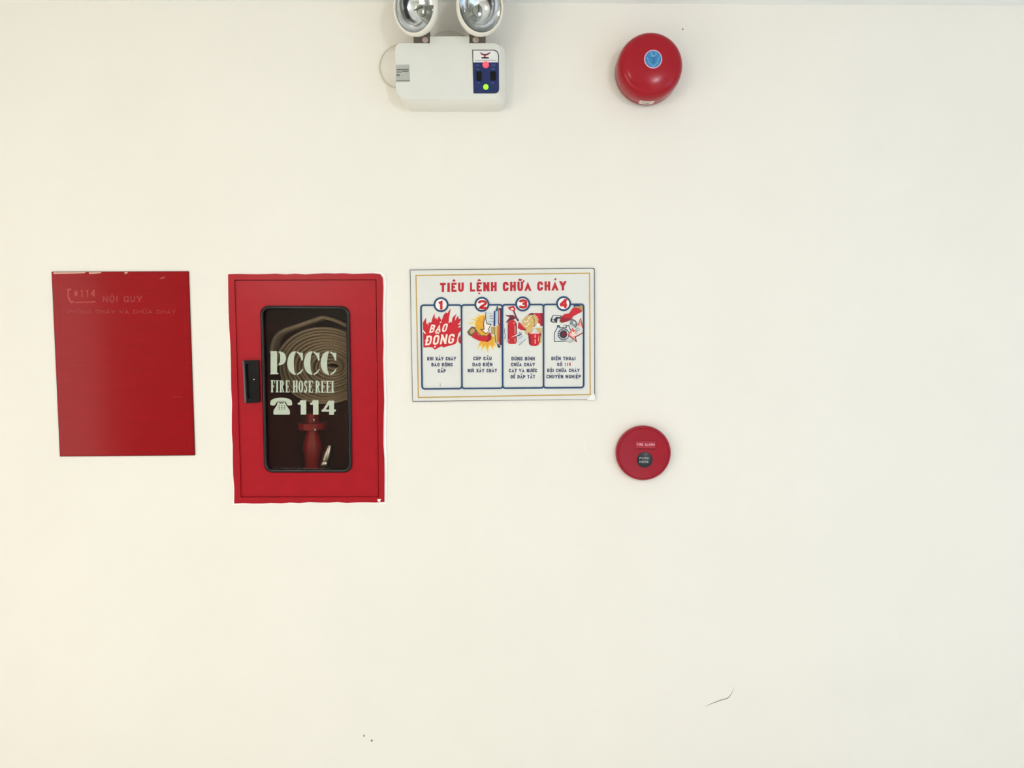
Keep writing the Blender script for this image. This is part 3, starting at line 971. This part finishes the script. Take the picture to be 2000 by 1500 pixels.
paint(2, 'extinguishing_tools', [
    ('pale', [(70, 760), (150, 740), (160, 1180), (90, 1190), (60, 950)]),
    ('pale', [(470, 1010), (640, 960), (740, 1070), (560, 1270), (450, 1150)]),
    ('~', 'grey', [(90, 770), (75, 900), (110, 960), (85, 1080)], 22), ('~', 'grey', [(500, 1260), (600, 1180), (690, 1090)], 18), ('~', 'grey', [(490, 1060), (560, 1040), (620, 980)], 16),
    ('sand', [(690, 930), (640, 700), (800, 800), (1040, 750), (1190, 760), (1160, 1180), (1110, 1220), (1120, 900), (760, 970)]),
    ('sand', [(590, 540), (700, 420), (820, 360), (980, 380), (1060, 520), (1020, 640), (930, 730), (850, 800), (700, 790), (620, 680)]),
    ('~', 'tan', [(700, 480), (760, 520), (720, 600)], 30), ('~', 'olive', [(900, 420), (960, 520), (940, 640)], 26), ('~', 'cream', [(640, 560), (740, 580), (780, 480), (850, 430)], 22), ('~', 'cream', [(680, 700), (740, 720), (800, 620)], 20), ('~', 'orange', [(790, 720), (870, 680), (900, 700)], 40), ('~', 'brown', [(930, 720), (990, 660)], 24),
    ('red', [(760, 375), (860, 320), (1200, 320), (1200, 700), (1080, 690), (1060, 560), (1030, 460), (940, 370)]),
    ('maroon', [(740, 400), (850, 320), (980, 330), (1050, 420), (960, 385), (850, 370)]),
    ('deep_red', [(1110, 330), (1200, 330), (1200, 700), (1130, 690), (1150, 500)]),
    ('~', 'pink', [(940, 345), (1040, 440), (1075, 545)], 24),
    ('cream', [(1030, 640), (1080, 620), (1130, 650), (1110, 700), (1050, 695)]),
    ('~', 'maroon', [(345, 250), (400, 390), (465, 540)], 42), ('~', 'dark', [(450, 490), (490, 555)], 50),
    ('red', [(178, 155), (350, 110), (405, 210), (372, 262), (240, 240)]),
    ('cream', [(250, 195), (340, 165), (352, 232), (275, 225)]),
    ('red', [(490, 585), (570, 620), (712, 790), (690, 832), (560, 815), (470, 765)]),
    ('~', 'pink', [(545, 610), (690, 770)], 18), ('~', 'maroon', [(640, 800), (700, 820)], 34),
    ('red', [(175, 630), (215, 565), (270, 520), (330, 510), (400, 570), (435, 640), (435, 1180), (400, 1225), (220, 1225), (175, 1180)]),
    ('~', 'maroon', [(395, 590), (424, 660), (424, 1180)], 26), ('~', 'deep_red', [(190, 650), (190, 1180)], 26),
    ('~', 'pink', [(388, 690), (388, 930)], 24), ('~', 'pink', [(388, 1060), (388, 1180)], 24), ('~', 'pink', [(345, 600), (375, 640)], 26), ('~', 'pink', [(205, 1080), (205, 1170)], 14),
    ('maroon', [(95, 375), (180, 385), (330, 380), (425, 470), (330, 520), (260, 520), (150, 612), (122, 590), (240, 440), (150, 415)]),
    ('navy', [(425, 965), (540, 875), (595, 940), (470, 1003)]),
    ('white', [(270, 1035), (430, 950), (555, 900), (560, 922), (430, 985)]),
    ('pale', [(870, 895), (930, 790), (1000, 770), (1040, 850), (1095, 895)]),
    ('red', [(770, 905), (800, 890), (1130, 895), (1152, 930), (1085, 1245), (1000, 1287), (880, 1283), (800, 1230)]),
    ('deep_red', [(770, 905), (860, 930), (860, 1275), (800, 1230)]),
    ('pink', [(790, 885), (1140, 885), (1105, 928), (840, 935)]),
    ('pale', [(880, 910), (930, 800), (1000, 780), (1040, 860), (1080, 905)]),
    ('~', 'pink', [(980, 955), (980, 1050)], 34), ('~', 'pink', [(980, 1090), (980, 1225)], 34), ('~', 'pink', [(1092, 985), (1072, 1150)], 22), ('~', 'maroon', [(1130, 900), (1100, 1180)], 20),
])
dial = [(610 + 130 * math.cos(a), 945 + 130 * math.sin(a)) for a in [math.radians(60 + 25 * i) for i in range(10)]]
paint(3, 'telephone', [
    ('pale', [(342, 900), (420, 765), (430, 690), (490, 690), (500, 755), (680, 755), (690, 690), (760, 690), (810, 810), (760, 1140), (345, 1162)]),
    ('~', 'dark', [(342, 1162), (342, 900), (420, 765), (430, 690), (490, 690), (500, 752), (690, 752), (690, 690), (760, 690), (815, 815)], 22),
    ('~', 'dark', [(342, 1158), (540, 1145), (690, 1140)], 22), ('~', 'teal', [(440, 700), (485, 740)], 44), ('~', 'grey', [(605, 740), (620, 670), (660, 665), (680, 740)], 14),
    ('dark', disc_pts(610, 945, 172, 28)), ('pale', disc_pts(610, 945, 152, 28)), ('dark', disc_pts(610, 945, 112, 24)),
    *[('~', 'dark', [(610 + 95 * math.cos(a), 945 + 95 * math.sin(a)), (610 + 158 * math.cos(a), 945 + 158 * math.sin(a))], 22) for a in [math.radians(72 + 24 * i) for i in range(11)]],
    ('maroon', disc_pts(635, 940, 82, 20)),
    ('~', 'grey', [(690, 1130), (790, 1185), (880, 1150), (860, 1110), (760, 1120)], 16),
    ('pink', [(760, 960), (880, 800), (900, 880), (960, 820), (1000, 930), (940, 1010), (930, 1090)]),
    ('cream', [(830, 960), (890, 860), (960, 900), (980, 960), (900, 1000)]),
    ('~', 'red', [(745, 965), (880, 770), (905, 860), (960, 800)], 24), ('~', 'red', [(1030, 690), (1112, 480), (1165, 735), (1195, 712)], 28), ('~', 'deep_red', [(750, 965), (900, 1085), (990, 1165), (952, 1025), (1195, 890)], 28),
    ('pink', [(1060, 700), (1110, 560), (1140, 700)]),
    ('~', 'grey', disc_pts(1030, 800, 45, 14) + [(1075, 800)], 16), ('~', 'grey', [(1000, 850), (940, 930), (870, 960)], 18),
    ('grey', [(830, 490), (960, 550), (1003, 640), (965, 752), (820, 712), (785, 640)]),
    ('pale', [(880, 560), (950, 580), (960, 650), (900, 640)]), ('pale', [(800, 650), (940, 720), (830, 710)]), ('~', 'dark', [(830, 490), (960, 550), (1003, 640), (965, 752)], 18),
    ('dark', [(300, 382), (550, 396), (530, 475), (430, 490), (420, 602), (300, 606), (228, 565), (240, 490)]),
    ('pale', [(310, 402), (530, 410), (500, 440), (400, 430), (310, 520), (270, 505)]), ('grey', [(260, 540), (360, 545), (380, 590), (300, 595)]),
    ('white', disc_pts(302, 545, 22, 10)),
    ('tan', [(920, 100), (1180, 85), (1205, 240), (1110, 255), (1050, 195), (920, 165)]),
    ('navy', [(905, 85), (1060, 78), (1130, 130), (960, 120), (910, 160)]),
    ('red', [(880, 175), (960, 160), (1080, 190), (1160, 275), (900, 412), (800, 535), (700, 575), (570, 605), (495, 535), (535, 440), (640, 350), (765, 335)]),
    ('deep_red', [(540, 460), (660, 470), (800, 470), (900, 412), (800, 535), (700, 575), (570, 605), (495, 535)]),
    ('~', 'maroon', [(530, 500), (600, 420)], 16), ('~', 'maroon', [(560, 560), (650, 470)], 16), ('~', 'brown', [(500, 560), (580, 605)], 30),
])

# ------------------------------------------------------------------ emergency twin-head light
ze = Z(720, 0, 0.16)
el = thing('emergency_light', P(885, 165), 'white twin-head emergency light with blue control panel, under the ceiling', 'emergency light')
FD = 0.070
bp = rr([(782, 101), (987, 101), (987.5, 218), (786, 218)], (14, 14, 16, 24), 8)
r0 = ring(bp, 0.0)
facep = rr([(771.5, 84.5), (976, 84.5), (974, 193.5), (773.5, 193.5)], (13, 12, 14, 24), 8)
r3 = ring(facep, FD)
r2 = [a.lerp(b, 0.22) for a, b in zip(push(r0, 0.05), r3)]
r2 = [Vector((v.x, -0.056, v.z)) for v in r2]
obj('housing', loft([r0, push(r0, 0.03), r2, push([r2[i].lerp(r3[i], 0.92) for i in range(len(r3))], FD - 0.002), r3], True, False), abs_m, el, smooth=True)
cover = obj('front_cover', (r3, [tuple(reversed(range(len(r3))))]), abs_face, el)
obj('top_tab', bprism(rr([(839, 70), (917, 70), (917, 92), (839, 92)], 2, 4), 0.02, FD + 0.001, 0.002), abs_face, el, smooth=True)
pan_q = [(922.3, 97.2), (974, 97.2), (975, 182.2), (925.0, 182.2)]
pr = (0.5, 11, 9, 0.5)
pnl = obj('control_panel', prism(rr(pan_q, pr, 8), FD, FD + 0.0012), panel_k, el, label='control panel with white top and navy lower field')
pin = rr(inset(pan_q, 1.5), (0.4, 10, 8, 0.4), 8)
split = 121.8
up = [p for p in pin if p[1] < split]
xl = 923.8 + 2.7 * (split - 98.7) / 83
obj('panel_header', flat([(xl, split)] + sorted([p for p in up if p[0] < 940], key=lambda p: -p[1]) + [p for p in up if p[0] >= 940] + [(973, split)], FD + 0.0014), panel_w, pnl)
low = [p for p in rr(inset(pan_q, 0.9), (0.4, 10, 8, 0.4), 8) if p[1] > split]
obj('panel_field', flat([(xl - 0.5, split), (973.6, split)] + low, FD + 0.0015), panel_n, pnl)
zl = Z(900, 85, 100 / 1364)
lg = curve2([(508, 225), (560, 258), (640, 282), (720, 258), (795, 222)], 4) + curve2([(780, 260), (730, 300), (660, 322), (640, 325), (560, 300), (520, 260)], 4)
obj('logo_print', join(flat(zl(lg), FD + 0.0017), flat(zl([(612, 310), (662, 310), (655, 345), (690, 362), (600, 362), (625, 345)]), FD + 0.0018)), logo_m, pnl, label='small maroon winged emblem')
obj('logo_bar', flat(zl([(550, 360), (750, 360), (745, 400), (555, 400)]), FD + 0.0017), logo_k, pnl)
obj('panel_print', stroke(zl([(370, 452), (930, 448)]), 1.4, FD + 0.0017), mat('panel_grey_print', (170, 172, 170), 0.5, 0.3), pnl)
for x, y, w, h in ((455, 685, 60, 30), (860, 680, 80, 40), (475, 1045, 60, 40), (850, 1045, 60, 40), (870, 580, 110, 34), (450, 580, 90, 26)):
    obj('panel_mark', flat(zl([(x - w / 2, y - h / 2), (x + w / 2, y - h / 2), (x + w / 2, y + h / 2), (x - w / 2, y + h / 2)]), FD + 0.0017), panel_t, pnl)
for q in ([(415, 740), (550, 740), (550, 980), (420, 980)], [(785, 740), (930, 740), (930, 970), (795, 970)]):
    sw = obj('rocker_switch', bprism(rr(zl(q), 0.8, 3), FD + 0.0014, FD + 0.0045, 0.0008), black_pl, pnl)
for (x, y, r, m_) in ((665, 570, 0.0078, led_r), (668, 1160, 0.0066, led_g)):
    px, py = zl([(x, y)])[0]
    obj('indicator_led', lathe(P(px, py, FD + 0.0014), (0, -1, 0), [(r, 0), (r, .002), (r * .8, .0045), (r * .4, .006), (0, .0065)], 20), m_, pnl, smooth='all', label='glowing %s indicator' % ('red' if m_ is led_r else 'green'))
st_q = ze([(330, 790), (495, 788), (505, 998), (330, 1000)])
stk = obj('label_sticker', prism(st_q, FD, FD + 0.0006), stick_m, el, label='silver rating sticker')
for (a, b, y, w) in ((345, 488, 850, 3), (340, 380, 915, 4), (345, 400, 880, 2.4), (410, 485, 872, 2.0), (340, 498, 985, 1.6)):
    obj('sticker_print', stroke(ze([(a, y), (b, y)]), w * 0.9, FD + 0.0009), stick_t, stk)
# lamp heads
for (px, py, yaw, tag_) in ((810.5, 13, -20, 'left'), (938, 13, 14, 'right')):
    hcn = P(px, py, 0.125)
    axd = Vector((math.sin(math.radians(yaw)), -math.cos(math.radians(yaw)), -0.12)).normalized()
    hx = axd.cross(Vector((0, 0, 1)))
    lathe_h = lambda prof, n: squeeze(lathe(hcn, axd, prof, n), hcn, hx, 0.87)
    head = obj('lamp_head', lathe_h([(0, -.068), (.018, -.067), (.034, -.058), (.052, -.038), (.0635, -.014), (.0655, -.004), (.0648, .002), (.0610, .006), (.0585, .0055), (.0570, .001), (.0565, -.004)], 64), head_m, el, smooth=True)
    rf = obj('reflector', lathe_h([(.0570, -.002), (.054, -.008), (.046, -.018), (.036, -.026), (.024, -.032), (.014, -.035), (0, -.035)], 48), chrome_m, head, smooth='all')
    obj('bulb_holder', lathe_h([(.0135, -.034), (.012, -.024), (.007, -.021), (0, -.0205)], 20), mat('bulb_reflection_grey', (150, 150, 140), 0.35, 0.5, metal=0.6), head, smooth=True)  # bulb holder whose grey also paints the patch reflected in the bowl
    t_ = Vector((0, 0, 1)) if yaw > 0 else Vector((0.9, 0, 0.35)).normalized()
    b_ = hcn - axd * 0.016
    obj('filament_clip', tube([b_ - t_ * 0.012, b_, b_ + t_ * 0.012], 0.0013, 6), mat('clip_dark', (60, 58, 50), 0.4, 0.4), head)
    obj('lens', lathe_h([(.0572, .0015), (.050, .0062), (.038, .0100), (.022, .0128), (0, .0138)], 48), lens_m, head, smooth='all')
for xa, xb_, bx in ((809, 839, 814), (917, 948, 934)):
    w0, w1 = P(xa, 88, 0.05), P(xb_, 70, 0.05)
    nk = obj('neck_bracket', box(min(w0.x, w1.x), max(w0.x, w1.x), -0.062, -0.03, w0.z - 0.01, w1.z + 0.012), neck_m, el)
    obj('neck_pivot', lathe(P((xa + xb_) / 2 + (7 if xa < 900 else -3), 79, 0.06), (0, -1, 0), [(.008, 0), (.008, .004), (.005, .006), (0, .006)], 20), mat('pivot_plastic', (186, 170, 156), 0.5, 0.4), nk, smooth=True)
cb = [P(x, y, d) for x, y, d in ((794, 88, .03), (783, 86.5, .022), (770, 89.5, .014), (757, 97, .010), (747, 110, .008), (742, 127, .008), (743.5, 142, .008), (750, 156, .008), (759, 165.5, .010), (768, 170, .012), (780, 172, .016))]
obj('supply_cable', tube(bez(cb, 5), 0.0016, 8), cable_m, el, smooth='all', label='thin white cable looping out at the left')
wr = [P(x, y, d) for x, y, d in ((845, 76, .045), (851, 69, .045), (860, 63.5, .045), (875, 61.5, .045), (890, 63.5, .045), (905, 69, .045), (914, 74, .045))]
obj('lamp_wire', tube(bez(wr, 5), 0.0015, 8), cable_m, el, smooth='all')

# ------------------------------------------------------------------ alarm bell
zb = Z(1180, 40, 0.12)
bc = P(1265.5, 137.2, 0.03)
bell = thing('fire_alarm_bell', (bc.x, 0, bc.z), 'round red alarm bell with blue sticker, high on the wall', 'bell')
bw = Vector((bc.x, 0, bc.z))
RB = 0.0805
obj('back_plate', lathe(bw, (0, -1, 0), [(0, 0), (.058, 0), (.058, .024), (.05, .03), (0, .03)], 48), bell_base_m, bell, smooth=True)
prof = [(.90, .0110), (.985, .0110), (1.0, .013), (1.0, .044), (.992, .054), (.965, .064), (.915, .0715), (.84, .077), (.72, .081), (.5, .0845), (.25, .0862), (0, .0867)]
gong = obj('gong', lathe(bw, (0, -1, 0), [(r * RB, h) for r, h in prof], 96), bell_m, bell, smooth='all')
sc_ = zb([(798, 628)])[0]
rim = disc_pts(*sc_, 17.6, 40, 18.2)
obj('sticker_rim', prism(rim, 0.0862, 0.0874), lilac_m, gong)
obj('blue_sticker', flat(disc_pts(*sc_, 15.7, 40, 16.3), 0.0876), blue_m, gong, label='round blue approval sticker')
obj('sticker_mark', join(flat(zb([(758, 515), (775, 512), (780, 560), (762, 562)]), 0.0878), flat(zb([(836, 512), (852, 515), (852, 560), (838, 560)]), 0.0878), flat(zb([(785, 560), (850, 575), (800, 590), (755, 580)]), 0.0878), stroke(zb([(700, 600), (740, 700), (800, 745), (860, 700), (900, 590)]), 1.4, 0.0878)), icy_m, gong)
obj('sticker_figure', join(flat(zb([(760, 590), (860, 590), (850, 610), (825, 612), (820, 690), (790, 690), (785, 612), (760, 608)]), 0.0879)), blue_d, gong)
vs, fs = [], []
for k in range(9):
    an = math.radians(-90 - 16 + 26 * k / 8)
    for (r, h) in ((1.004, .021), (1.004, .034), (1.002, .0455)):
        vs.append(Vector((bw.x + RB * r * math.cos(an), -h, bw.z + RB * r * math.sin(an))))
for k in range(8):
    for j in range(2):
        fs.append((k * 3 + j, k * 3 + j + 1, (k + 1) * 3 + j + 1, (k + 1) * 3 + j))
tg = obj('paper_tag', (vs, fs), tag_m, gong, smooth='all', label='small white paper tag on the lower rim')
for a0, a1 in ((-101, -97), (-95, -88)):
    v2 = []
    for an in (a0, (a0 + a1) / 2, a1):
        for h in (.028, .034):
            v2.append(Vector((bw.x + RB * 1.008 * math.cos(math.radians(an)), -h, bw.z + RB * 1.008 * math.sin(math.radians(an)))))
    obj('tag_print', (v2, [(0, 1, 3, 2), (2, 3, 5, 4)]), tag_t, gong)

# ------------------------------------------------------------------ manual call point
cc = P(1257, 885.2, 0.018)
call = thing('manual_call_point', (cc.x, 0, cc.z), 'round red manual call point with black push button', 'call point')
cwv = Vector((cc.x, 0, cc.z))
RC = 0.0708
body = obj('body', lathe(cwv, (0, -1, 0), [(0, 0), (RC * .985, 0), (RC, .004), (RC, .014), (RC * .985, .0185), (RC * .955, .0205), (RC * .925, .0205), (RC * .90, .0185), (RC * .86, .0180), (0, .0180)], 96), call_m, call, smooth=True)
zk = Z(1180, 810, 0.1)
obj('label_plate', bprism(rr(zk([(612, 515), (1005, 515), (1005, 655), (612, 652)]), 0.8, 3), 0.018, 0.0195, 0.0006), call_plate, call, smooth=True)
obj('groove', stroke(zk([(618, 668), (1000, 680)]), 1.4, 0.0186), call_line, call)
obj('label_lettering', text_geo('FIRE ALARM', *zk([(642, 560)])[0], *zk([(985, 606)])[0], 0.0198, 0.18), call_txt, call, label='pale pink FIRE ALARM lettering')
bx, by = zk([(792, 880)])[0]
btn = obj('push_button', lathe(P(bx, by, 0.018), (0, -1, 0), [(.0205, 0), (.0202, .0010), (.0190, .0016), (0, .0018)], 40), btn_m, call, smooth=True, label='black push button')
obj('button_lettering', join(text_geo('PUSH', *zk([(692, 830)])[0], *zk([(880, 870)])[0], 0.0203, 0.2), text_geo('HERE', *zk([(692, 898)])[0], *zk([(868, 942)])[0], 0.0203, 0.2)), btn_txt, btn, label='grey PUSH HERE lettering')
